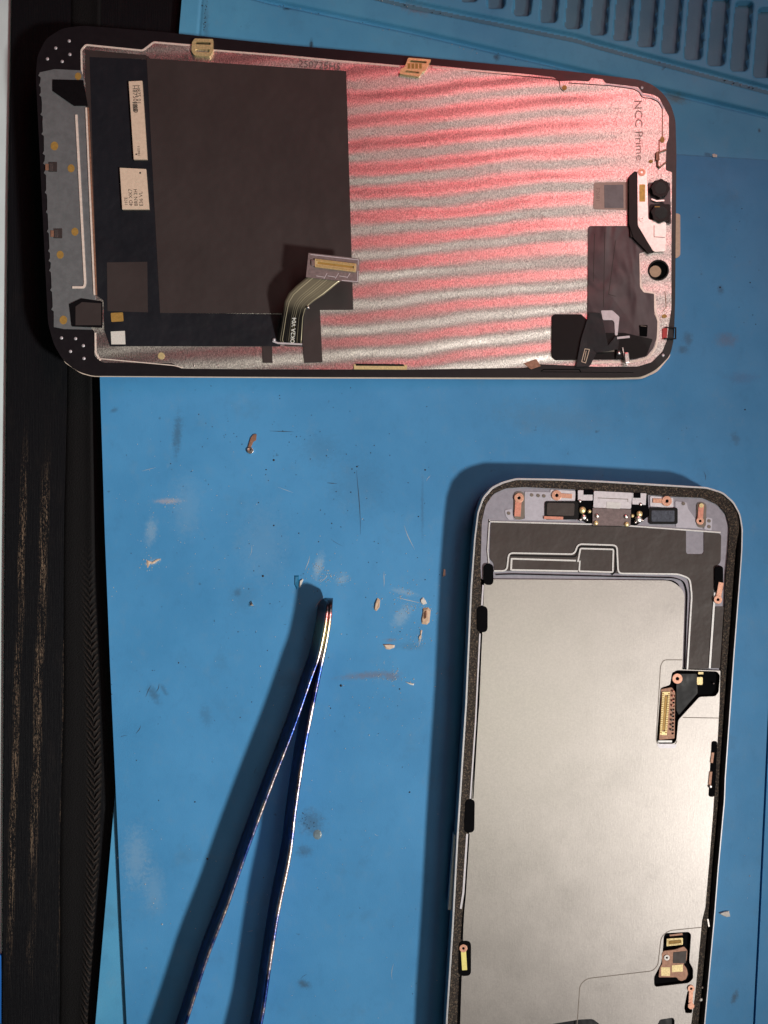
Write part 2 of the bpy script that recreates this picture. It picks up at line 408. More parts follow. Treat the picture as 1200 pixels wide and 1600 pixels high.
# ------------------------------------------------------------------ tray mat (height field with grooves and slots) 
TR = Frame(-0.0014)
def segd(px, py, pl):
    best = 1e9; sd = 0
    for a, b in zip(pl, pl[1:]):
        ax, ay, bx, by = a[0], a[1], b[0], b[1]; L2 = (bx-ax)**2+(by-ay)**2
        t = max(0, min(1, ((px-ax)*(bx-ax)+(py-ay)*(by-ay))/L2)); qx, qy = ax+t*(bx-ax), ay+t*(by-ay)
        d = math.hypot(px-qx, py-qy)
        if d < best: best = d; sd = (py-qy)
    return best if sd >= 0 else -best
lineB = [(300,-32),(420,1),(640,47),(900,108),(1037,141),(1200,180),(1320,209)]
lineC = [(500,-28),(640,7),(900,60),(940,72),(1200,141),(1320,172)]
slot_b = [(663,-18,42),(704,-8,41),(745,2,40),(787,13,40),(828,24,39),(869,35,39),(908,44,38),(947,54,37),(984,63,37),(1022,73,37),(1059,83,37),(1095,93,36),(1131,102,36),(1167,111,36),(1203,121,36),(1239,131,36)]
def slot_depth(px, py):
    for sx, by, pitch in slot_b:      # sx = right bottom corner-ish
        cx = sx - 13 + (by - py)*0.085
        dx = abs(px-cx)-(13.2); ty = by - 108
        dy = max(py-by, ty-py); r = 6
        qx, qy = max(dx+r, 0), max(dy+r, 0); d = math.hypot(qx, qy)+min(max(dx+r, dy+r), 0)-r
        if d < 1.6: return max(0, min(1, (1.3-d)/2.6))
    return 0
sst = lambda t: max(0, min(1, t))**2*(3-2*max(0, min(1, t)))
def tray_h(px, py):
    h = 0
    dB = segd(px, py, lineB)
    h -= 1.1*sst(1-abs(dB)/7) if dB > 0 else 1.1*sst(1-abs(dB)/4)
    if dB < 0: h += .18*sst(-dB/10)
    dC = segd(px, py, lineC)
    if px > 480: h -= .95*sst((7.5-abs(dC))/3.0)
    h -= 1.6*sst(slot_depth(px, py))
    xe = 315 - (py)*.085
    h -= .25*sst(1-abs(px-xe)/3.5)
    return h
x0, x1, y0, y1, st_ = 276, 1290, -60, 196, 2.0
nx = int((x1-x0)/st_); ny = int((y1-y0)/st_); Vs, Fs, MI = [], [], []
hs = {}
for j in range(ny+1):
    for i in range(nx+1):
        px = x0+i*st_; py = y0+j*st_
        # left edge of the mat slants
        xe = 284-.0845*py
        pxx = max(px, xe) if px < xe+6 else px
        h = tray_h(pxx, py); hs[i, j] = h
        q = TR.pt(pxx, py, 0); Vs.append(Vector((q.x, q.y, q.z+h*MM)))
for j in range(ny):
    for i in range(nx):
        a = j*(nx+1)+i; Fs.append((a, a+nx+1, a+nx+2, a+1))
        px = x0+(i+.5)*st_; py = y0+(j+.5)*st_
        dC = segd(px, py, lineC) if px > 480 else 99
        MI.append(1 if ((hs[i, j] < -1.35 and abs(dC) > 9) or (-2 < dC < 5.5)) else 0)
nv = len(Vs)
# skirt left edge + slab for the remaining mat below
v2, f2 = prism_data([(TR, [(284-.0845*196+2,196),(1290,196),(1290,1800),(284-.0845*1800,1800)], 0, .0028, None)])
Vs += v2; Fs += [tuple(q+nv for q in f) for f in f2]; MI += [0]*len(f2)
nv = len(Vs)
sk = [TR.pt(284-.0845*py, py, 0) for py in (-60, 196)]
Vs += [sk[0], sk[1], sk[1]-Vector((0, 0, .0028)), sk[0]-Vector((0, 0, .0028))]; Fs.append((nv, nv+1, nv+2, nv+3)); MI.append(0)
tr = link_mesh('tray_mat', Vs, Fs, None, None, smooth=False, mats=[M['tray'], M['tray_dirt']], mi=MI, origin=Vector((0, 0, -.0014)))
for i, f in enumerate(tr.data.polygons):
    if i < nx*ny: f.use_smooth = True
tr['label'] = 'teal blue silicone tray mat with a row of part slots, lying under everything'; tr['category'] = 'silicone mat'

# work pad
PD = Frame(0.0)
padpts = [(142,187),(700,218),(1040,241),(1219,252),(1320,260),(1320,1800),(206,1800),(200,1640),(196,1560),(190,1440),(182,1260),(172,1040),(164,840),(157,620),(150,400)]
slit = [(1212,900),(1208,1000),(1197,1250),(1188,1440),(1178,1640),(1170,1790),(1166.5,1790),(1174.5,1640),(1184.5,1440),(1193.5,1250),(1205,1000),(1209,900)]
pd = prism('work_pad', PD, rounded(padpts, 2), 0, 1.3, M['pad'], None, holes=[slit], origin=Vector((0, 0, 0)))
pd['label'] = 'smooth blue silicone work pad with stains and scratches, under both phone halves'; pd['category'] = 'work pad'

# ------------------------------------------------------------------ PHONE BODY
BZ = 0.0078; B = Frame(BZ)
body = root('opened_phone', 'opened phone body with silver shield plate and gritty black rim, lower right', 'phone', B.pt(910,1200,0)-Vector((0,0,BZ)))
outer = [(694,1660,10),(697,1590),(706,1450),(714,1300),(727,1100),(735,920),(741,840),(746,800),(754,777),(768,761),(784,753),(806,747),(870,748),(940,751),(1040,757),(1105,761),(1130,769),(1147,784),(1157,803),(1161,826),(1160,860),(1158,890),(1148,1020),(1134,1218),(1133,1250),(1123,1359),(1117,1436),(1110,1512),(1102,1600),(1096,1660,10)]
inner_rim = [(698,1655),(700.5,1590),(709.5,1450),(717.5,1300),(730.5,1100),(738.5,920),(744,842),(749,802),(757,780),(770,765),(786,757),(807,751),(870,752),(940,755),(1040,761),(1104,764.5),(1128,772),(1144.5,787),(1154,804),(1158,826),(1157.5,860),(1155.5,890),(1145.5,1020),(1131.5,1218),(1130.5,1250),(1120.5,1359),(1114.5,1436),(1107.5,1512),(1099.5,1600),(1093,1655)]
inner_pl = [(712,1650),(716,1600),(722,1450),(730,1300),(744,1100),(752,940),(751,886),(753,815),(759,789),(771,772),(790,763),(820,761),(860,763),(900,765),(940,768),(1050,776),(1098,778),(1122,789),(1135,804),(1140,824),(1138,860),(1134,900),(1132,954),(1126,1047),(1124,1105),(1121,1160),(1114,1272),(1108,1348),(1102,1418),(1098,1438),(1091,1502),(1087,1545),(1080,1600),(1074,1650)]
inner_rim = [(p[0]+(q[0]-p[0])*.72, p[1]+(q[1]-p[1])*.72) for p, q in zip([o_[:2] for o_ in outer], inner_rim)]
ro = rounded(outer, 5, 3); ri = rounded(inner_rim, 5, 3); rp = rounded(inner_pl, 5, 3)
Vc, Fc = prism_data([(B, ro, 0, BZ-.0001, [ri])])
case = link_mesh('case_band', Vc, Fc, M['case'], body, bevel=.1*MM)
ri2 = [(p[0], p[1]) for p in ri]
prism('case_floor', B, ri2, -2.6, .6, M['hole'], body)
# lighter line of bright cut metal on rim
gk_out = [(p[0]*.0+p[0], p[1]) for p in ri]
# right hand side of the gasket keeps clear of the rim, leaving a dark gap
def gk(p):
    x_, y_ = p
    if x_ > 1000 and y_ > 800: return (x_-9*min(1, (y_-800)/60), y_)
    return (x_+.6, y_+.6)
gko = [gk(p) for p in ri]
gsk = prism('adhesive_gasket', B, gko, -.35, 1.2, M['gasket'], body, holes=[rp], bevel=.12)
base_holes = [rounded(rect(756,881,771,914), 7), rounded([(745,947),(762,947),(762,988),(745,988)], 8), rounded([(727,1249),(742,1249),(741,1301),(725,1301)], 7),
   rounded([(717,1470),(736,1470),(736,1525),(716,1525)], 8), rounded(rect(1117,884,1130,925), 6), rounded([(1112,1158),(1121,1158),(1117,1245),(1107,1245)], 4)]
conn_hole = rounded([(1050,1051),(1058,1047),(1120,1049),(1125,1055),(1123,1081),(1118,1088),(1093,1089),(1060,1125),(1057,1157),(1053,1162),(1029,1162),(1026,1157),(1032,1075),(1047,1070)], 3)
low_hole = rounded([(1040,1458),(1076,1456),(1080,1460),(1077,1503),(1083,1514),(1083,1529),(1076,1536),(1025,1542),(1022,1539),(1022,1526),(1027,1517),(1033,1505),(1036,1480),(1037,1463)], 3)
clip_hole = rounded([(1074,1549),(1077,1549),(1077,1575),(1082,1577),(1081,1583),(1071,1583),(1069,1575)], 2)
bot1 = rounded([(862,1600),(905,1593),(926,1592),(938,1601),(938,1625),(862,1625)], 4); bot2 = rounded([(1027,1602),(1031,1593),(1051,1590),(1054,1593),(1054,1620),(1027,1620)], 3)
# upper lavender plate
rpt = [p for p in rp]
prism('upper_plate', B, rounded([(752,906),(751,886),(753,815),(759,789),(771,772),(790,763),(820,761),(860,763),(900,765),(940,768),(1050,776),(1098,778),(1122,789),(1135,804),(1140,824),(1138,860),(1134,900),(1132,954),(1126,1047),(1066,1044),(1068,930),(1060,912),(1050,906)], 4, 3), -.75, .5, M['lavender'], body, holes=[base_holes[0], base_holes[4]])
graph = rounded([(767,816),(960,822),(1072,829,2),(1072,866),(1100,866),(1100,831,2),(1127,834),(1126,880,6),(1116,886),(1115,926),(1113,970),(1108,1045,1),(1074,1045,1),(1081,930,16),(1078,905),(1062,896,8),(966,896,2),(800,892,2),(772,892),(772,880),(765,874)], 5, 4)
gr = prism('graphite_sheet', B, graph, -.60, .3, M['graphite'], body)
for nm, pts, wd, m_, hh, rr in [
  ('ridge', [(764,815),(960,820),(1126,832)], 2.2, 'lip', -.5, 2),
  ('ridge', [(765,812),(762,860),(764,880)], 1.6, 'lip', -.5, 2),
  ('ridge', [(772,892),(792,892),(795,864),(898,866),(903,850),(964,852),(966,896),(1060,897),(1078,904),(1081,930),(1074,1046)], 2.4, 'lip', -.42, 7),
  ('ridge', [(1117,926),(1109,1044)], 3.0, 'lip', -.42, 0),
  ('groove', [(775,898),(800,897),(965,901),(1054,903),(1069,908),(1074,925),(1070,1044)], 1.4, 'hole', -.40, 8),
  ('groove', [(797,868),(900,870),(905,854),(958,855),(963,860),(962,893),(956,898)], 2.2, 'blackplastic', -.50, 4),
  ('ridge', [(799,873),(900,876)], 2.6, 'lip', -.46, 0), ('ridge', [(799,890.5),(903,892.5)], 2.6, 'lip', -.46, 0), ('ridge', [(799.5,872),(798.5,891)], 2.8, 'lip', -.44, 0),
  ('ridge', [(903,878),(907,857),(958.5,858.5),(957.5,894),(905,892.5),(906,876)], 2.4, 'lip', -.45, 2)]:
    ribbon(nm, B, pts, wd, hh, .25, M[m_], gr, r=rr)
prism('side_plate', B, [(1118,948),(1131,948),(1126,1044),(1111.5,1044)], -.55, .3, M['graphite'], body)
# steel shield
plate = rounded([(757,905,2),(1051,907,16),(1070,925,10),(1066,1046,1),(1125.5,1048,1),(1124,1105),(1121,1160),(1114,1272),(1108,1348),(1102,1418),(1097,1438),(1091,1502),(1087,1545),(1080,1600),(1074,1648),(718,1648),(719,1600),(724,1450),(733,1300),(749,1100)], 2, 4)
# left slots stay uncut here; raised black slabs imitate their dark holes
sh = prism('shield_plate', B, plate, -.30, .35, M['steel'], body, bevel=.05, holes=[rounded([(752,948),(762,948),(762,987),(752,987)], 3)[:] if False else conn_hole, low_hole, clip_hole, bot1, bot2])
for pts in ([(1066,1031),(1037,1031),(1032,1040),(1030,1075),(1025,1158),(1031,1167),(1052,1167),(1058,1158)], [(1067,1121),(1123,1122)],
            [(1096,1449),(1045,1454),(1033,1464),(1028,1508),(1020,1517),(917,1529),(906,1539),(899,1640)]):
    ribbon('panel_seam', B, pts, 1.3, -.285, .1, M['seam'], sh, r=9)
prism('lower_tray', B, rounded([(1026,1162),(1058,1163),(1055,1169),(1030,1169)], 2), -.25, .05, M['silverlite'], sh)
# side slots: raised black slabs, the shade of the holes put into colour
for q in base_holes[:4]: prism('clip_slot_shade', B, q, -.25, .3, M['hole'], body, bevel=.05)
for q in base_holes[4:]: prism('clip_slot_shade', B, q, -.25, .3, M['hole'], body)
ribbon('side_rail', B, [(755,914),(753,946)], 2.5, -.28, .4, M['silverlite'], body)
ribbon('side_rail', B, [(750,990),(743,1130),(735,1248)], 2.2, -.28, .4, M['silverlite'], body)
ribbon('side_rail', B, [(730,1303),(724,1395),(720,1420)], 3.0, -.28, .4, M['silverlite'], body)
ribbon('side_gap', B, [(753,990),(746,1130),(739,1248)], 1.6, -.24, .3, M['hole'], body)
ribbon('side_gap', B, [(733,1303),(727,1400),(723,1440),(721,1468)], 1.8, -.24, .3, M['hole'], body)
ribbon('side_gap', B, [(719,1527),(716,1600),(714,1645)], 2.6, -.24, .3, M['hole'], body)
# clips
def clip(cx, cy, bx, by, r, wd, m_='copper', h=-.15):
    d = Vector((bx-cx, by-cy)).normalized()
    o = prism('grounding_clip', B, ribbon_pts([(cx+d.x*r*.6, cy+d.y*r*.6), (bx, by)], wd), h, .2, M[m_], body, bevel=.04)
    screw(B, cx, cy, r, h+.08, o, M['copper']); return o
c_ = clip(724,1482,726,1516,6.2,8); c_.data.materials[0] = mat('pale_gold', lin(250,240,150), .35, .3, .05); c_['label'] = 'pale yellow grounding clip'
clip(1122,937,1127,910,6.5,8); clip(1080,1545,1079,1575,5.5,6.5)
prism('clip_foot', B, circ(1080,1572,5,12), -.05, .15, M['copper'], body)
for a in ((1114,1176,1112,1192),(1111,1206,1109,1226)): ribbon('spring_contact', B, [a[:2], a[2:]], 4, -.12, .15, M['copperbrown'], body)
dome('solder_dot', B, 1110, 1229, 3, -.1, .2, M['silver'], body)
# top section
for pts, m_, h in [([(820,768),(858,769),(900,772),(900,812),(880,814),(795,812),(790,806),(789,797),(800,795),(802,812),(820,811)], 'lavender2', -.62),
                   ([(1055,783),(1073,785),(1075,795),(1083,806),(1098,826),(1056,824)], 'lavender2', -.62), ([(1104,808),(1113,810),(1112,829),(1100,827)], 'lavender2', -.6),
                   ([(860,765),(899,767),(899,782),(860,781)], 'silverlite', -.58), ([(1016,775),(1052,778),(1052,794),(1016,791)], 'silverlite', -.58)]:
    prism('bracket_plate', B, rounded(pts, 2), h, .2, M[m_], body)
for cx, cy in ((831,773.5),(841,774.3),(850,775),(795,802),(1068,787),(1108,814),(1108,823)): prism('rivet_dot', B, circ(cx, cy, 2.7, 12), -.5, .1, M['seam'], body)
def capsule(q, m_='hole', h=-.55): return prism('screw_slot', B, rounded(q, 8), h, .15, M[m_], body)
capsule([(803,768),(820,768),(820,812),(803,812)], 'seam'); capsule([(1089,784),(1104,785),(1103,825),(1088,824)], 'seam')
c_ = ribbon('screw_tab', B, [(810,782),(808.5,807)], 10, -.35, .25, M['orange'], body, bevel=.05); screw(B, 811, 778, 7.5, -.3, c_)
c_ = ribbon('screw_tab', B, [(1096,788),(1094,812)], 8.5, -.35, .25, M['orange'], body, bevel=.05); screw(B, 1094, 814, 6, -.3, c_); prism('tab_end', B, circ(1096,790,3.5), -.28, .1, M['gold'], c_)
c_ = ribbon('screw_tab', B, [(872,774),(894,775.5)], 7, -.38, .25, M['copper'], body, bevel=.05); screw(B, 870, 774, 8, -.3, c_)
c_ = ribbon('screw_tab', B, [(1040,783),(1020,782)], 7, -.38, .25, M['copper'], body, bevel=.05); screw(B, 1042, 783, 8, -.3, c_)
o = prism('speaker_grille', B, rounded(rect(851,783,904,812), 5), -.45, .5, M['blackplastic'], body, bevel=.08)
prism('speaker_cover', B, rounded([(855,785.5),(898,786.5),(897,806),(854,805)], 3), -.35, .2, M['graphite'], o, bevel=.05)
prism('copper_strip', B, [(850,806.5),(880,807.5),(880,812),(850,811)], -.3, .2, M['orange'], o)
o = prism('vibration_module', B, rounded(rect(1014,793,1059,819), 4), -.4, .5, M['blackplastic'], body, bevel=.1)
prism('module_face', B, rounded(rect(1018,797.5,1054,815), 2), -.32, .2, M['bluglass'], o, bevel=.04)
o = prism('charging_port', B, rounded([(900,764),(1012,769),(1014,806),(992,823),(925,822),(903,810),(898,790)], 2), -.55, .5, M['hole'], body)
prism('port_housing', B, rounded([(928,767),(988,770),(986,795),(927,793)], 2), -.15, .4, M['silverlite'], o, bevel=.05)
prism('housing_groove', B, ribbon_pts([(934,778),(981,780),(981,784)], 1), -.14, .05, M['seam'], o)
prism('port_housing', B, rounded([(903,766),(926,766),(926,782),(903,782)], 1), -.2, .4, M['silverlite'], o, bevel=.05)
prism('port_housing', B, rounded([(988,770),(1010,771),(1009,789),(988,788)], 1), -.2, .4, M['silverlite'], o, bevel=.05)
prism('housing_window', B, rect(912,765,927,773), -.12, .1, M['hole'], o); prism('housing_window', B, rect(990,770,1001,778), -.12, .1, M['hole'], o)
prism('port_label', B, rounded([(948,784),(970,785),(969,795),(947,794)], 1), -.1, .1, M['lip'], o)
prism('port_flex', B, rounded([(926,793.5),(986,796),(985,822),(926,821)], 1), -.25, .3, M['mauve'], o, bevel=.05)
for cx, cy, r, m_ in ((910,797,5.5,'gold'),(921,799,3,'gold'),(912,808,5,'silver'),(907,812,2.5,'silver'),(917,812,2.5,'silver'),(931,817,4,'gold'),(979,819,4.2,'gold'),(999,803,5,'gold'),
   (988,806,3,'gold'),(998,811,6,'silver'),(993,816,2.5,'silver'),(1004,813,2.5,'silver'),(1001,788,3,'silver'),(906,783,3,'silver'),(933,806,4,'silver'),(978,807,4,'silver')):
    dome('solder_dot', B, cx, cy, r, -.3, .35, M[m_], o)
# connector in upper right
cb = prism('connector_bay', B, conn_hole, -1.0, .2, M['hole'], body)
prism('flex_cover', B, rounded([(1060,1053),(1089,1053),(1090,1083),(1061,1117),(1057,1110),(1057,1066)], 2), -.35, .3, M['bluefilm'], cb)
screw(B, 1058.5, 1060.5, 8, -.15, cb, M['copper'])
c_ = prism('board_connector', B, rounded([(1033,1077),(1050,1074),(1055,1082),(1054,1154),(1030,1156)], 2), -.4, .4, M['copperbrown'], cb, bevel=.06)
prism('gold_socket', B, rounded([(1035,1081),(1047,1081),(1042,1149),(1031,1148)], 1), -.2, .3, M['gold'], c_, holes=[rounded([(1038.5,1086),(1043.5,1086),(1039,1143),(1034.5,1143)], .5)])
prism('gold_pins', B, [(1039,1088),(1042.5,1088),(1038.5,1141),(1035,1141)], -.25, .2, M['golddot'], c_)
pins('pin_row', B, (1036.5,1083), (1032.5,1147), 3, 22, -.17, M['golddot'], c_); pins('pin_row', B, (1045.5,1083), (1040.5,1147), 3, 22, -.17, M['golddot'], c_); pins('pin_row', B, (1053,1086), (1051,1150), 3, 12, -.34, M['hole'], c_)
for i in range(9): dome('chip', B, 1052-i*.4, 1080+i*7.5, 1.8, -.2, .2, M['orange'] if i < 4 else M['seam'], c_)
prism('bay_foot', B, [(1029,1157),(1050,1157),(1050,1160),(1028,1160)], -.3, .2, M['lip'], cb)
prism('gold_pad', B, rounded(rect(1089,1058,1098,1070), 2), -.3, .25, M['gold'], cb, bevel=.08); prism('gold_pad', B, rounded(rect(1091,1050,1099,1053.5), 1), -.3, .25, M['gold'], cb)
dome('solder_dot', B, 1115, 1068, 1.5, -.7, .3, M['silver'], cb)
# connector in lower right
lb = prism('connector_bay', B, low_hole, -1.0, .2, M['hole'], body)
prism('gold_socket', B, rounded([(1042,1467),(1067,1465.5),(1067,1476),(1041.5,1478.5)], 1), -.3, .3, M['gold'], lb, holes=[[(1044.5,1470),(1064,1468.5),(1064,1473.5),(1044.3,1475.5)]])
prism('gold_pins', B, [(1045.5,1471),(1063,1469.5),(1063,1472.5),(1045.3,1474.5)], -.35, .2, M['golddot'], lb)
pins('pin_row', B, (1043,1473), (1066,1471.5), 9, 14, -.27, M['golddot'], lb, .35)
brk = prism('bracket', B, rounded([(1034,1490),(1037,1486),(1054,1484),(1069,1479),(1074,1485),(1073,1500),(1068,1507),(1073,1513),(1075,1522),(1072,1530),(1065,1533),(1060,1531),(1057,1527),(1029,1527),(1031,1512),(1035,1506)], 2), -.25, .3, M['copperbrown'], lb, bevel=.06)
prism('grey_patch', B, [(1052,1488),(1073,1486),(1071.5,1505),(1051.5,1505)], -.2, .1, M['graphite'], brk)
screw(B, 1042, 1496.5, 4.5, -.1, brk, M['silver'])
prism('gold_patch', B, rect(1033,1511.5,1047,1525), -.2, .1, M['gold'], brk); prism('gold_patch', B, [(1050,1508.5),(1067,1507),(1067,1518),(1050,1519)], -.2, .1, M['gold'], brk)
prism('socket_rim', B, [(1046,1460.5),(1066,1458),(1067,1461),(1047,1463)], -.35, .1, M['copperbrown'], lb)
for q in (bot1, bot2): prism('lower_bay', B, q, -.9, .2, M['bluefilm'], body)
ribbon('rim_glint', B, [(1106,1436),(1108,1448)], 2.2, -.28, .2, M['silver'], body); dome('glue_bead', B, 1095, 1562, 2.6, -.36, .3, M['white'], body); dome('glue_bead', B, 1097,1543,2,-.36,.3,M['seam'],body)
# antenna line and volume button on the shaded side
lw = Frame(.004)
bx0 = B.pt(704,1430,0); bx1 = B.pt(713,1310,0)
vb = []
for q in (bx0, bx1):
    nn = Vector((-1, .07, 0)).normalized()*.0003
    for zz in (.0030, .0052): vb += [Vector((q.x, q.y, zz))+nn*1.6, Vector((q.x, q.y, zz))-nn*2]
link_mesh('volume_button', vb, [(0,1,3,2),(4,5,7,6),(0,1,5,4),(2,3,7,6),(0,2,6,4),(1,3,7,5)], M['case'], body, bevel=.15*MM)

# ------------------------------------------------------------------ DISPLAY ASSEMBLY
D = Frame(.00334, -.03, .01)
disp = root('phone_display', 'detached phone display lying face down with red striped silver foil and black film', 'phone display', D.pt(560,340,0))
glass = rounded([(56,120),(58,88),(72,60),(98,44),(130,40),(260,50.5),(360,61.5),(460,71.5),(640,87.5),(900,112.5),(1000,124.5),(1020,132.5),(1036,145.5),(1048,163),(1055.5,187),(1057,240),(1055,470),(1053,530),(1047,556),(1025,578),(1003,589),(960,590),(500,589),(143,587),(120,580),(98,562),(84,538),(75,505)], 9, 4)
gl_low = rounded([(90,530),(100,566),(127,584),(145,588.5),(500,591),(960,593),(1003,592),(1027,581),(1048,556),(1040,500),(200,500)], 6, 4)
prism('glass_panel', D, gl_low, -.9, .6, M['glassedge'], disp, bevel=.12)
prism('plastic_frame', D, glass, -.15, .9, M['frameplastic'], disp, bevel=.25)
foil = [(127,122),(126,80),(133,69),(222,77.5),(240,64),(300,69),(333,77),(440,85),(526,93.5),(626,102),(672,101.5),(735,108),(825,116),(865,120.5),(872,127),(900,126),(920,127.5),(924,121.5),(942,124),(946,130),(997,136),(1003,145),(1020,148),(1030,153),(1037,167),(1045,182),(1045,215),(1041,225),(1040,266),(1050,269),(1049,400),(1049,482),(1046,502),(1042,531),(1035,549),(1018,566),(997,572.5),(934,573),(843,569),(820,574.5),(640,577.5),(400,577),(283,576),(270,567.5),(160,566.5),(147.5,556),(147.5,517),(143,514),(143,300),(133,167)]
lens_hole = circ(1029, 422, 15.5, 24)
fo = prism('foil_sheet', D, rounded(foil, 2.5, 3), 0, .14, M['foil'], disp, holes=[lens_hole])
# light edge line of folded metal
def hl(pts, wd=2.0, m_='edge', h=.06, r=3, nm='metal_edge'): return ribbon(nm, D, pts, wd, h, .1, M[m_], fo, r=r)
hl([(128,122),(127,78),(134,70),(223,79),(240,66),(298,71)], 2.6); hl([(334,78.5),(440,87),(526,95),(624,103.5)], 2.4)
hl([(676,104.5),(735,110),(825,118)], 2.2)
hl([(735,111),(865,123.5),(874,126),(875,138),(881,143)], 1.2, 'blackplastic', .05, 3, 'edge_gap'); hl([(888,129.5),(955,134),(990,139),(999,144),(1003,152),(1018,154),(1029,159),(1035,170)], 1.3, 'blackplastic', .05, 4, 'edge_gap')
hl([(1035,170),(1035,216)], 1.6, 'copperbrown', .05, 0, 'edge_gap'); hl([(1030,218),(1030,238)], 2, 'copperbrown', .05, 0, 'edge_gap')
hl([(946,132),(996,138),(1003,148),(1018,151),(1029,157),(1037,169)], 3, 'silverlite', .04, 4)
hl([(152,560),(272,571),(285,574.5)], 1.4, 'edge', .05)
hl([(149,520),(149.5,552),(157,563)], 2.6, 'edge', .05)
hl([(998,394),(1001,447),(1006,456),(1023,457),(1024,488),(1029,500),(1028,528),(1024,546),(1012,560),(990,565),(935,566),(905,570)], 3.2, 'edge', .12, 8)
hl([(1039,455),(1041,480),(1036,486)], 1.1, 'copperbrown', .05, 2, 'edge_gap')
# left shield board
bl = [(62,113)]
for i in range(26):
    t = i/26; xx = 62+22*t; yy = 114+396*t
    bl += [(xx, yy), (xx-2.2, yy+4), (xx+.6+random.random(), yy+7)] if i % 2 == 0 or random.random() < .3 else [(xx+random.random(), yy)]
bl += [(84,511),(100,514),(143,515),(149,464),(134,167),(131,122),(127,110),(85,108)]
bd = prism('shield_board', D, bl, .12, .3, M['boardgrey'], disp)
prism('corner_flap', D, rounded([(82,124),(130,125),(137,165),(115,165),(82,142)], 1), .35, .3, M['blackplastic'], bd, bevel=.05)
prism('corner_flap', D, rounded([(108,475),(127,466),(160,471),(160,512),(112,510)], 1.5), .35, .3, M['blackplastic'], bd, bevel=.05)
prism('flap_face', D, [(118,479),(128,472),(158,474),(158,508),(118,508)], .4, .1, M['blackfilm'], bd)
ribbon('metal_rail', D, [(119,179),(133,443),(131,449),(113,449)], 3.4, .35, .3, M['edge'], bd, r=4)
ribbon('metal_rail', D, [(134.5,168),(147.5,461)], 2.6, .4, .3, M['edge'], bd)
ribbon('metal_rail', D, [(137.5,168),(150.5,461)], 2.4, .3, .3, M['copperbrown'], bd)
for cx, cy, r in ((85,228,6),(111,263,5.5),(117,362,5.5),(94,398,5.5),(99,500,6),(122,119,5)): prism('gold_dot', D, circ(cx, cy, r, 14, r*1.15), .16, .06, M['golddot'], bd)
for cx, cy in ((80,261),(88,365)):
    q = prism('capacitor', D, rect(cx-4,cy-8,cx+9,cy+7), .3, .3, M['blackfilm'], bd, bevel=.04); prism('capacitor_end', D, rect(cx-3,cy-6,cx+2,cy+6), .42, .2, M['silver'], q); prism('capacitor_base', D, rect(cx-9,cy-5,cx-4,cy+5), .28, .2, M['copperbrown'], q)
for cx, cy in ((87,75),(108,64),(109,85),(97,96),(74,92),(118,529),(130,540),(110,549),(131,560),(96,528),(1003,137),(1036,555)): dome('frame_pin', D, cx, cy, 2.6, -.12, .15, M['silverlite'], disp)
# black films
prism('edge_film', D, [(133,77.5),(228,86),(236,92),(142,90),(152,462),(145,462),(134,166)], .1, .08, M['blackfilm'], fo)
prism('dark_film', D, rounded([(140,89),(233,93),(250,489),(440,491),(438,541),(172,541),(163,516),(162,470),(152,462)], 1), .16, .1, M['bluefilm'], fo)
bf = prism('black_film', D, [(229,91),(541,111,2),(552,484),(500,484.5),(504,566),(475,567),(473,541),(445,540),(440,490),(250,489)], .22, .12, M['blackfilm'], fo, bevel=.03)
prism('film_tab', D, [(409,540),(425,541),(426,567),(410,567)], .14, .08, M['blackfilm'], fo)
prism('film_patch', D, [(167,410),(230,409),(231,488),(168,486)], .22, .08, M['blackfilm'], fo)
prism('gold_contact', D, rounded([(173,489),(192,488),(193,502),(174,503)], 1.5), .26, .08, M['golddot'], fo)
prism('white_sticker', D, [(173,518),(195,517),(196,538),(174,538)], .26, .08, M['white'], fo)
prism('gold_contact', D, circ(252,556,5.5,14), .1, .1, M['gold'], fo)
for cx in (303,340,377,395,415,487,520): dome('edge_weld', D, cx, 571 if cx < 400 else 572, 1.6, .02, .1, M['silver'], fo)
l1 = prism('component_label', D, [(201,127),(222,126),(230,249),(209,249)], .9, .6, M['label'], fo, bevel=.04)
l2 = prism('component_label', D, [(187,262),(228,264),(233,327),(191,327)], .9, .6, M['label'], fo, bevel=.04)
for i, (t_, yy) in enumerate((("H87501KD", 132),)): text('printed_text', t_, D, 207, 133, 87, 9.5, .93, M['ink'], l1)
text('printed_text', "H875 01", D, 213, 133, 87, 8.5, .93, M['ink'], l1); text('printed_text', "186011", D, 219, 244, -93, 5.5, .93, M['ink'], l1); prism('pin_mark', D, circ(213,241,1.4,8), .93, .03, M['ink'], l1)
def blocks(par, ox, oy, dx, dy, nx_, ny_, cw, ch, h, skip):
    sh = []
    for i in range(nx_):
        for j in range(ny_):
            if random.random() < skip: continue
            x_ = ox+dx[0]*i*cw+dy[0]*j*ch; y_ = oy+dx[1]*i*cw+dy[1]*j*ch
            sh.append((D, [(x_, y_), (x_+cw*.8, y_+.1), (x_+cw*.8, y_+ch*.75), (x_, y_+ch*.75)], h*MM, .02*MM, None))
    v, f = prism_data(sh); return link_mesh('printed_bars', v, f, M['ink'], par)
blocks(l1, 207, 158, (1,0), (.06,1), 1, 14, 9, 1.5, .93, .3)
text('printed_text', "197E", D, 199.5, 321, -93, 6.5, .93, M['ink'], l2); prism('pin_mark', D, circ(219,270,1.6,8), .93, .03, M['ink'], l2)
text('printed_text', "4D XK7", D, 207.5, 322, -93, 8, .93, M['ink'], l2); text('printed_text', "8RN 2H", D, 215.5, 322, -93, 8, .93, M['ink'], l2); text('printed_text', "E36 VL", D, 223.5, 322, -93, 8, .93, M['ink'], l2)
text('printed_text', "250725HS", D, 466, 104, 4.5, 15, .2, M['mauve'], fo, xs=1.05)
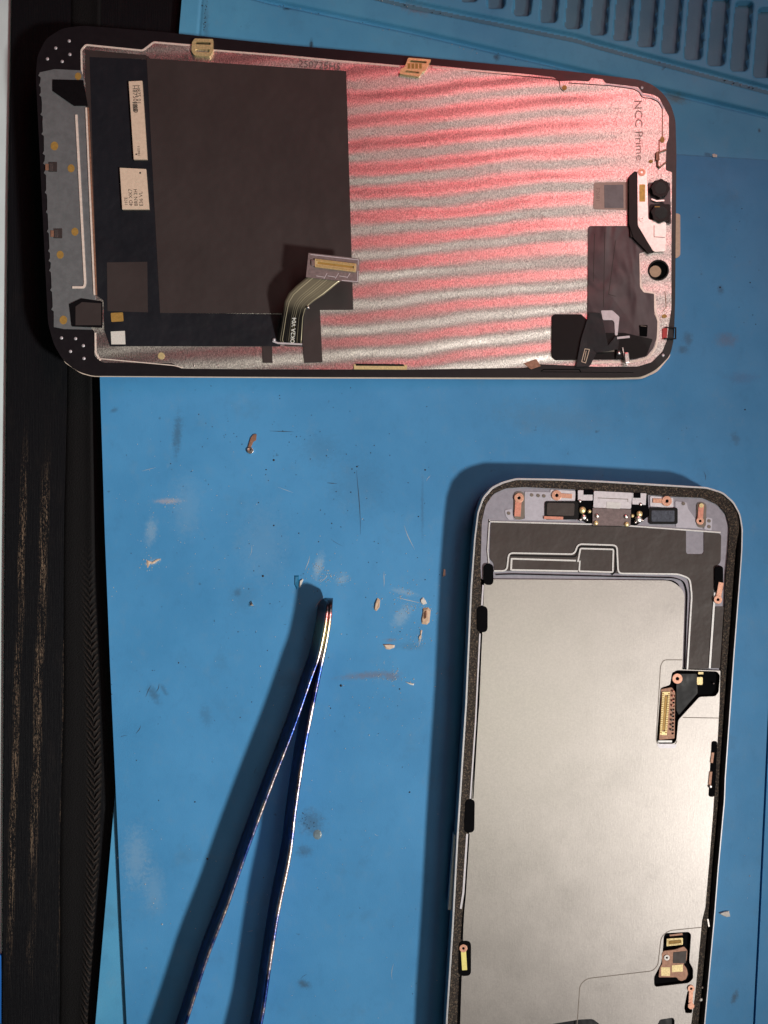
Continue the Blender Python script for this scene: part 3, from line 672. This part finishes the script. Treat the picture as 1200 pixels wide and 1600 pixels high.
text('printed_text', "NCC Prime", D, 991, 156, 88, 17, .05, M['greyink'], fo, xs=1.15)
text('printed_text', "YXD1-14122", D, 172, 558, 1, 9, .05, M['seam'], fo)
ql = prism('pink_label', D, rounded([(928,285),(984,284),(985,328),(927,327)], 4), .08, .06, M['pinklabel'], fo)
text('printed_text', "F2681", D, 931, 293, 90, 9, .1, M['greyink'], ql)
prism('film_patch', D, [(944,289),(974,288.5),(974.5,325),(944.5,325)], .11, .03, M['boardgrey'], ql)
# flex cable
st = [((437,537),(472,539),.25),((434,531),(473,531),.7),((437,515),(474,512),2.2),((440,497),(475,496),3.8),((443,480),(478,484),5.0),((445,470),(482,478),5.7),((451,458),(492,470),6.3),((462,447),(507,460),6.8),((479,433),(530,441),7.2),((484,426),(536,437),7.3)]
Vs, Fs = [], []; K = 12
for a, b, h in st:
    for k_ in range(K+1): t = k_/K; Vs.append(D.pt(a[0]+(b[0]-a[0])*t, a[1]+(b[1]-a[1])*t, h*MM))
for i in range(len(st)-1):
    for k_ in range(K): a = i*(K+1)+k_; Fs.append((a, a+1, a+K+2, a+K+1))
fx = link_mesh('flex_cable', Vs, Fs, M['flex'], disp, smooth=True)
uv = fx.data.uv_layers.new(name="UVMap")
for lp in fx.data.loops:
    i = lp.vertex_index; uv.data[lp.index].uv = ((i % (K+1))/K, (i//(K+1))/(len(st)-1))
md = fx.modifiers.new("solid", 'SOLIDIFY'); md.thickness = .00012
n = flexn; tc = n.new("ShaderNodeTexCoord"); sp = n.new("ShaderNodeSeparateXYZ"); n.link(tc.outputs["UV"], sp.inputs[0])
u = V(n, sp.outputs[0]); v_ = V(n, sp.outputs[1])
lines = n.smooth(sin(u*75.0), .2, .9); lines2 = n.smooth(n.noise(n.vec(u*9.0, v_*.2, 0.0), 1, 2), .42, .6)
n.set("Base Color", n.mix(lines*lines2, n.mix(n.smooth(v_, .35, .6), lin(34,32,32), lin(132,124,106)), lin(210,200,170)))
cbp = prism('connector_board', D, rounded([(482,395),(562,404),(560,442),(478,433)], 1), 7.6, .3, M['mauve'], fx, bevel=.03)
prism('stiffener_edge', D, ribbon_pts([(485,397.5),(560,406),(558.5,440),(534,438)], 1.2), 7.65, .2, M['silverlite'], fx)
gc = prism('gold_connector', D, rounded([(492,404),(557,412),(556,425),(492,417)], 1), 8.1, .5, M['gold'], cbp if False else fx, holes=[[(496,408.5),(553,415.5),(553,419.5),(496,412.5)]], bevel=.04)
prism('connector_slot', D, [(495,408),(554,415),(554,420),(495,413)], 7.8, .2, M['golddot'], fx)
pins('pin_row', D, (494,406), (556,413.5), 3.4, 34, 8.14, M['golddot'], fx, .4); pins('pin_row', D, (494,415), (555,422), 3.4, 34, 8.14, M['golddot'], fx, .4)
for a, b in ((489.5,410.5),(559,419)): prism('connector_end', D, rounded([(a-3,b-5),(a+3,b-4),(a+3,b+5),(a-3,b+4)], 1), 8.0, .5, M['silver'], fx, bevel=.05)
for i in range(6): ribbon('board_trace', D, [(497+i*9,436-i*.3 if i<9 else 0),(502+i*9,427)] if i % 2 else [(494+i*9,431),(506+i*9,433)], .9, 7.63, .05, M['silverlite'], fx)
# text follows the lower part of the cable
class CabF(Frame):
    def pt(s, px, py, h=0):
        hh = max(.3, min(4.2, (537-py)*.098)); return D.pt(px, py, hh*MM + h)
text('printed_text', "OK2A V04", CabF(0), 460, 537, -86, 9.5, .25, M['whiteink'], fx, xs=.95)
prism('solder_bar', D, ribbon_pts([(426,533),(434,536),(472,538)], 2.6), .45, .3, M['silverlite'], fx); dome('solder_dot', D, 481, 480, 2.6, 5.7, .4, M['silver'], fx); dome('solder_dot', D, 428, 531, 3, .2, .5, M['silverlite'], fx)
# gold spring clips
def wire(nm, pts, wd, h, m_, par, th=.4): return ribbon(nm, D, pts, wd, h, th, M[m_], par, bevel=.06)
c1 = prism('spring_clip', D, rounded([(300,66),(304,60),(333,61),(333,80),(328,88),(303,86),(299,79)], 2), .7, .7, M['gold'], disp, holes=[rounded([(306,65),(329,66),(329,70),(305,69)], 1), rounded([(305,76),(328,77),(327,82),(306,81)], 1)], bevel=.06); c1['label'] = 'gold spring clip at the upper left edge'
c2 = prism('spring_clip', D, rounded([(638,90),(674,93),(664,111),(660,112),(655,120),(624,115),(626,108),(632,105)], 2), .9, .9, M['gold'], disp, holes=[rounded([(642,94),(667,96),(666,99),(640,97)], 1), rounded([(634,110),(655,112),(654,115),(632,113)], 1)], bevel=.06)
for i in range(4): prism('clip_finger', D, rect(637+i*6,99,641+i*6,107), .95, .2, M['golddot'], c2)
c3 = prism('spring_clip', D, rounded([(553,569),(600,569),(636,570),(636,577.5),(553,577)], 1), .4, .5, M['gold'], disp, bevel=.06); prism('clip_gap', D, [(556,568),(630,569),(632,572),(556,571.5)], .45, .1, M['blackplastic'], c3)
wire('wire_clip', [(1042,233),(1029,238),(1028,258),(1031,261),(1041,253)], 2.2, .5, 'copperbrown', disp)
prism('wire_clip', D, rounded([(1025,237),(1030,236),(1031,250),(1025,250)], 1), .5, .4, M['copperbrown'], disp)
wire('wire_clip', [(1040,511),(1056,512),(1056,529),(1038,529)], 1.8, .5, 'blackplastic', disp); prism('red_tape', D, rounded([(1035,513),(1043,512),(1042,529),(1035,530)], 1), .2, .2, mat('red_tape_mat', lin(190,50,50), .5), disp)
for x_, y_ in ((1035,218),(1017,252)): prism('gold_dot', D, circ(x_, y_, 3.6, 12, 2.6 if x_ < 1030 else 5), .12, .1, M['golddot'], fo)
prism('gold_dot', D, circ(882,137,4,12), .1, .1, M['golddot'], fo); prism('gold_dot', D, circ(1038,494,4,12,3), .15, .1, M['golddot'], fo)
# camera assembly
ca = prism('camera_bracket', D, rounded([(996,268),(1003,261),(1011,266),(1012.5,318),(1013,343),(1041,347),(1040,392),(1021,393),(996.5,352)], 3), 1.0, .5, M['silver'], disp, bevel=.08)
prism('bracket_backing', D, rounded([(983,275),(992,267),(997,270),(998,354),(1023,394),(1014,396),(990,372),(983,350)], 2), .9, .8, M['blackplastic'], ca, bevel=.08)
prism('backing_foot', D, rounded([(984,350),(991,352),(992,372),(985,370)], 1), .7, .6, M['blackplastic'], ca)
screw(D, 1003, 269, 6, 1.1, ca, M['copper']); screw(D, 1003, 342, 4.5, 1.1, ca, M['silver'])
prism('gold_label', D, rounded(rect(999,288,1008,315), 1), 1.04, .04, mat('amber_label', lin(240,190,95), .5), ca)
prism('bracket_slot', D, ribbon_pts([(1022,352),(1022,370),(1039,371)], 1.0), 1.03, .03, M['seam'], ca)
prism('camera_housing', D, rounded([(1013,285),(1047,285),(1049,350),(1013,350)], 3), .5, .5, M['greyfilm'], disp, bevel=.08)
for cx, cy, r in ((1032,294,13.5),(1033,332,14.5)):
    lo = prism('camera_lens', D, [(cx+(r+(1.3 if i % 4 < 2 else 0))*math.cos(i*math.pi/16), cy+(r+(1.3 if i % 4 < 2 else 0))*math.sin(i*math.pi/16)) for i in range(32)], 1.6, 1.3, M['blackplastic'], disp, bevel=.12)
    prism('lens_glass', D, circ(cx, cy, r*.68, 24), 1.62, .1, M['lens'], lo)
prism('lens_seat', D, rounded(rect(1016,319,1047,348), 2), .8, .6, M['blackplastic'], disp, bevel=.08); ribbon('gold_trace', D, [(1023,323),(1031,323)], 1.6, 1.65, .05, M['golddot'], disp); ribbon('metal_gap', D, [(1018,311),(1026,314),(1038,313)], 2.2, 1.0, .2, M['silver'], disp)
prism('sensor_well', D, circ(1029,422,15.5,24), -.1, .3, M['hole'], disp); prism('sensor_ring', D, circ(1029,422,16.5,24), .2, .3, M['blackplastic'], disp, holes=[circ(1029,422,14,24)], bevel=.05)
prism('sensor_disc', D, circ(1024,424,9,20), .05, .2, M['tan'], disp)
prism('side_tab', D, rounded([(1053,333),(1063,334),(1063,399),(1058,403),(1053,403)], 4), -.6, .5, M['label'], disp, bevel=.1)
# grey film and black parts lower right
prism('grey_film', D, rounded([(919,353,5),(984,353),(991,371),(1012,392),(999,396),(1000,449),(1006,457),(1022,459),(1022,490),(1027,501),(1026,528),(1021,544),(1010,557),(990,562),(936,562),(934,505),(918,500)], 2), .2, .15, M['greyfilm'], disp, bevel=.04)
prism('dark_film', D, rounded([(862,494,4),(866,491),(908,491),(917,499),(938,520),(975,520),(1020,530),(1010,556),(990,561),(868,563),(862,558)], 2), .27, .15, M['blackplastic'], disp, bevel=.04)
prism('film_loop', D, rounded([(939,485),(957,485),(968,495),(965,524),(961,524),(960,503),(957,500),(942,500)], 2), .35, .15, M['silverlite'], disp, bevel=.04)
fl = prism('sensor_flex', D, rounded([(921,488),(938,489),(943,505),(950,540),(935,545),(922,572),(900,573),(908,530)], 2), .8, .3, M['bluefilm'], disp, bevel=.06)
prism('flex_fold', D, rounded([(928,545),(950,540),(962,525),(968,527),(966,545),(950,549),(932,551)], 2), .9, .2, M['bluefilm'], fl, bevel=.05)
ribbon('flex_outline', D, [(914,545),(909,565),(915,567),(921,546),(914,545)], 1.1, .9, .1, M['label'], fl); ribbon('flex_outline', D, [(916,548),(913,563)], .9, .9, .1, M['label'], fl)
ribbon('metal_bar', D, [(930,545),(934,549),(960,548)], 3, .6, .2, M['seam'], disp); ribbon('metal_bar', D, [(964,528),(984,526)], 3.6, 1.0, .4, M['silverlite'], disp, bevel=.06)
prism('black_module', D, rounded([(966,529),(984,529),(990,560),(962,560)], 2), .8, .5, M['blackplastic'], disp, bevel=.08)
dome('solder_dot', D, 967, 551, 4, .9, .5, M['silver'], disp); ribbon('metal_bar', D, [(973,543),(976,560)], 1.6, 1.1, .2, M['silver'], disp)
ribbon('metal_pin', D, [(979,550),(981,568)], 8, 1.4, .9, M['silver'], disp, bevel=.3)
prism('module_window', D, rounded([(999,508),(1012,508),(1011,526),(1000,525)], 1), .35, .1, M['hole'], disp); ribbon('metal_bar', D, [(1001,509),(1010,510)], 1, .4, .1, M['seam'], disp)
for a in ([(929,365),(927,440)], [(962,375),(951,460),(962,463)], [(945,362),(943,480)]): ribbon('film_crease', D, a, 1, .23, .1, M['blackfilm'], disp)
ribbon('frame_groove', D, [(845,580),(850,577),(905,577),(908,582)], 1.4, -.1, .1, M['hole'], disp); prism('gasket_tip', D, [(818,568),(838,561),(845,572),(830,577)], .15, .15, M['copperbrown'], disp)
prism('frame_groove', D, ribbon_pts([(846,581),(990,582)], .8), -.12, .05, M['hole'], disp)

# ------------------------------------------------------------------ TWEEZERS
tw = root('tweezers', 'blue heat tinted metal tweezers standing on edge, tips pointing up the photo', 'tweezers', (-.03, -.09, 0))
def arm(path, wd, side):
    Vs, Fs = [], []; prevn = None; pts = smooth_path(path, 30, 5); tot = 0; ds = [0]
    for a, b in zip(pts, pts[1:]): tot += math.hypot(b[0]-a[0], b[1]-a[1]); ds.append(tot)
    N = 90; st_ = []
    for i in range(N+1):
        d = tot*(i/N)**1.35; j = max(k_ for k_ in range(len(ds)) if ds[k_] <= d+1e-6); j = min(j, len(pts)-2)
        t = (d-ds[j])/max(1e-6, ds[j+1]-ds[j]); a, b = Vector(pts[j]), Vector(pts[j+1]); st_.append((a+(b-a)*t, (b-a).normalized(), d))
    for p, dr, d in st_:
        nn = Vector((-dr.y, dr.x))          # across, in px
        if nn.x < 0: nn = -nn
        rr = 15.0; e = 1 - math.sqrt(max(0, 1-(max(0, rr-d)/rr)**2))
        zt = .0086 - e*.0034; zb = .0004 + e*.0034
        wv = wd(p.y)
        lean = -.0022*(1-e)
        zc = zt-.00035
        for zz, off in ((zc, -wv/2), (zt-.00008, -wv*.38), (zt+.00004, 0), (zt-.00008, wv*.38), (zc, wv/2), (zb, wv/2), (zb, -wv/2)):
            q = Frame(zt).pt(p.x+nn.x*off, p.y+nn.y*off); L = 0 if zz > .5*(zt+zb) else lean
            Vs.append(Vector((q.x + L*abs(nn.x), q.y + L*nn.y*-1*0.3, zz)))
    for i in range(N):
        for k_ in range(7): a = i*7+k_; b = i*7+(k_+1) % 7; Fs.append((a, b, b+7, a+7))
    Fs += [tuple(range(6, -1, -1)), tuple(N*7+k_ for k_ in range(7))]
    return link_mesh('arm', Vs, Fs, M['tweezer'], tw, smooth=True)
arm([(513,938),(507,985),(497,1030),(487,1056),(460,1135),(423,1229),(385,1330),(352,1424),(322,1499),(290,1600),(262,1680),(262,1790)], lambda y: 5.4, -1)
arm([(517,935),(515,970),(509,1005),(494,1075),(475,1169),(460,1270),(453,1337),(434,1424),(423,1495),(408,1600),(385,1690),(285,1790)], lambda y: 6.4, 1)

# ------------------------------------------------------------------ small debris on the pad
def crumb(name, label, cat, cx, cy, pts, h, m_, group=None):
    V_, F_ = [], []; n_ = len(pts)
    V_ = [PD.pt(cx+a, cy+b, .00002) for a, b in pts] + [PD.pt(cx+a*.7+random.uniform(-.6, .6), cy+b*.7+random.uniform(-.6, .6), h*MM*random.uniform(.6, 1)) for a, b in pts]
    F_ = [(i, (i+1) % n_, n_+(i+1) % n_, n_+i) for i in range(n_)] + [tuple(range(n_, 2*n_))]
    o = link_mesh(name, V_, F_, M[m_] if isinstance(m_, str) else m_, None, origin=PD.pt(cx, cy)); o['label'] = label; o['category'] = cat
    if group: o['group'] = group
    return o
br = root('screw_bracket', 'tiny copper bracket with a shiny screw eye lying alone left of centre', 'bracket', PD.pt(393,692))
prism('tab', PD, rounded([(392,684),(396,679),(401,678),(400,688),(396,690),(392,699),(389,706),(386,705),(389,694)], 1), .35, .3, M['copperbrown'], br, bevel=.05)
prism('eye', PD, circ(391,704,5,16), .6, .5, M['silver'], br, holes=[circ(390,702,2.4,12)], bevel=.08)
crumb('metal_crumb', 'small silvery crumb on the blue pad left of the tweezer tip', 'crumb', 393, 944, [(-4,-2),(0,-5),(3,1),(5,4),(0,3),(-4,4)], .5, 'silver')
crumb('glue_flake', 'teal flake with a white edge just left of the tweezer tip shadow', 'flake', 464, 909, [(-4,-10),(3,-10),(4,-2),(2,7),(0,13),(-4,5)], .4, mat('teal_flake', lin(40,120,165), .4))
crumb('flake_edge', 'white curl beside the teal flake near the tweezer tip', 'flake', 470, 909, [(3,-5),(4,-3),(-1,10),(-3,8),(-1,-2)], .5, 'white')
crumb('adhesive_sliver', 'narrow beige sliver of adhesive right of the tweezer tip', 'sliver', 589, 945, [(1,-11),(5,-8),(4,4),(-1,10),(-4,8),(-3,-2)], .5, 'tan')
sh_ = crumb('copper_shard', 'upright beige oval shard with a brown middle near the phone body', 'shard', 665, 962, [(-4,-12),(4,-13),(8,-9),(6,10),(2,14),(-6,13),(-7,8),(-5,-6)], .45, 'tan')
sh_ = crumb('shard_core', 'brown fleck lying on the beige oval shard', 'fleck', 665, 961, [(-1,-8),(2,-9),(3,-2),(1,6),(-3,9),(-4,4)], .7, 'copperbrown')
crumb('adhesive_crumb', 'pale crumb just above the beige oval shard', 'crumb', 661, 940, [(-4,-4),(0,-7),(4,-2),(6,3),(0,5),(-4,1)], .4, 'white')
crumb('adhesive_crumb', 'thin pale crumb just below the beige oval shard', 'crumb', 657, 993, [(1,-9),(3,-8),(1,2),(-2,9),(-3,4),(0,-2)], .3, 'label')
crumb('copper_crumb', 'flat beige crumb below the adhesive sliver, above the brown smear', 'crumb', 608, 1010, [(-10,-3),(0,-4),(9,-2),(8,2),(0,5),(-5,4)], .4, 'label')
crumb('adhesive_crumb', 'whitish streak at the right end of the brown smear', 'crumb', 641, 1068, [(-7,-2),(0,-1),(6,0),(5,3),(0,2)], .3, 'white')
crumb('plastic_chip', 'white fan shaped chip on the pad right of the phone body', 'chip', 1132, 1428, [(-9,-1),(0,-4),(7,-5),(9,4),(3,5),(-2,3)], .5, 'white')
crumb('metal_crumb', 'bright crumb on the edge where the work pad meets the tray mat', 'crumb', 1116, 243, [(-4,-2),(0,-3),(5,-1),(4,3),(-2,3)], .4, 'white')
crumb('adhesive_crumb', 'beige crumb close beside the phone body shadow', 'crumb', 694, 895, [(-1,-6),(2,-5),(2,5),(-2,6)], .3, 'label')
crumb('solder_curl', 'pale curled scraping at the left of the blue pad', 'scraping', 238, 878, [(-9,-3),(0,0),(10,-5),(14,-5),(6,0),(2,3),(-6,3),(-7,9),(-8,9),(-9,2)], .25, 'label')
crumb('clear_ring', 'tiny clear glue ring beside the right tweezer arm', 'ring', 496, 1304, [(7*math.cos(i*.7), 8*math.sin(i*.7)) for i in range(9)], .15, mat('clear_glue', lin(110,130,140), .25))
# dust: countless specks
Vs, Fs, MI = [], [], []
def speck(px, py, r, fr, mi, stretch=1):
    a0 = random.random()*6.28; c = fr.pt(px, py); k_ = len(Vs); n_ = 5
    for i in range(n_):
        a = a0+i*6.283/n_; rr = r*random.uniform(.5, 1.1)*S; Vs.append(Vector((c.x+rr*math.cos(a)*stretch, c.y+rr*math.sin(a), c.z+.00002)))
    Vs.append(Vector((c.x, c.y, c.z+r*S*.7+.00004)))
    for i in range(n_): Fs.append((k_+i, k_+(i+1) % n_, k_+n_)); MI.append(mi)
def on_pad(px, py): return (170 < px < 1180 and 600 < py < 1598 and not (690 < px < 1160 and py > 745)) or (1065 < px < 1198 and 255 < py < 740)
for cx, cy, sg, cnt, rm, mi in ((500,900,22,26,1.0,0),(640,940,40,55,1.2,0),(620,1050,60,60,.9,0),(560,760,120,60,1.0,1),(420,900,90,70,.8,0),(270,820,60,70,.9,0),(520,700,60,30,1.1,1),
                      (300,1100,120,40,.9,1),(560,1150,120,60,.8,0),(550,1400,120,50,.8,0),(240,1400,50,30,.9,0),(1150,400,60,20,1.0,1),(900,660,160,40,.8,0),(1150,1350,40,30,.9,0),(460,1020,90,40,1.0,1),(350,720,100,50,.9,1)):
    for i in range(cnt):
        px, py = random.gauss(cx, sg), random.gauss(cy, sg)
        if on_pad(px, py): speck(px, py, rm*random.uniform(.4, 1.25)*(1.5 if random.random() < .08 else 1), PD, mi)
for i in range(220):
    px, py = random.uniform(165, 1190), random.uniform(600, 1595)
    if on_pad(px, py): speck(px, py, random.uniform(.3, .9), PD, random.choice((0, 0, 1)))
for px, py, r in ((428,719,2.6),(416,734,1.6),(558,729,2),(550,733,1.5),(428,821,1.8),(411,900,2.2),(533,1071,2.5),(640,1238,2),(324,1342,2.6),(654,807,1.6),(1164,640,1.8)): speck(px, py, r, PD, 1)
def scratch(px, py, L, ang, wd, mi):
    a = math.radians(ang); k_ = len(Vs); n_ = 5
    for i in range(n_+1):
        t = i/n_-.5; c = PD.pt(px+L*t*math.cos(a)+2*math.sin(t*3+px), py+L*t*math.sin(a), .00003); w_ = wd*S*.5*(1-abs(2*t))+.00001
        Vs.append(c+Vector((math.sin(a), math.cos(a), 0))*w_); Vs.append(c-Vector((math.sin(a), math.cos(a), 0))*w_)
    for i in range(n_): Fs.append((k_+2*i, k_+2*i+1, k_+2*i+3, k_+2*i+2)); MI.append(mi)
for i in range(22):
    px, py = random.uniform(180, 1180), random.uniform(605, 1590)
    if on_pad(px, py): scratch(px, py, random.uniform(5, 26), random.choice((-80, -60, 95, 20, -20, 100))+random.uniform(-15, 15), random.uniform(.35, .8), random.choice((0, 0, 1)))
for px, py, L, a_ in ((440,674,34,2),(519,755,20,4),(560,785,100,88),(500,940,22,120),(640,840,40,70),(232,1080,22,125),(246,1075,14,120),(216,1140,14,110),(600,905,26,-80),(640,938,40,14),(655,1000,24,100),(480,880,24,100),(505,905,16,130)): scratch(px, py, L, a_, 1.0, 1 if py < 800 or 1070 < py < 1150 else 0)
for cx, cy in ((640,948),(628,925),(498,885),(512,900),(616,1056),(590,1055),(240,878),(270,785),(535,905),(478,1285),(662,945),(655,1000)):
    for i in range(26): speck(random.gauss(cx, 8), random.gauss(cy, 6), random.uniform(.4, 1.3), PD, 0 if cy != 1285 else 1)
for i in range(60):
    x_ = random.uniform(470, 1190); t = random.random(); yy = 7+(x_-640)*.2400 if x_ > 640 else 7-(640-x_)*.2
    speck(x_, yy+random.uniform(0, 6), random.uniform(.5, 1.8), Frame(-.0019), random.choice((0, 1, 1)))
for i in range(40):
    x_ = random.uniform(430, 880); speck(x_, 47+(x_-640)*.232+random.uniform(4, 12), random.uniform(.4, 1.2), TR, random.choice((0, 0, 1)))
for i in range(26): speck(320+random.gauss(0, 2), random.uniform(0, 54), random.uniform(.4, 1.3), TR, 1)
o = link_mesh('dust', Vs, Fs, None, None, mats=[mat('pale_dust', lin(170,178,182), .7), mat('dark_dust', lin(48,52,56), .8)], mi=MI); o['kind'] = 'stuff'
o['label'] = 'pale and dark specks of dust scattered over the blue mats'; o['category'] = 'dust'
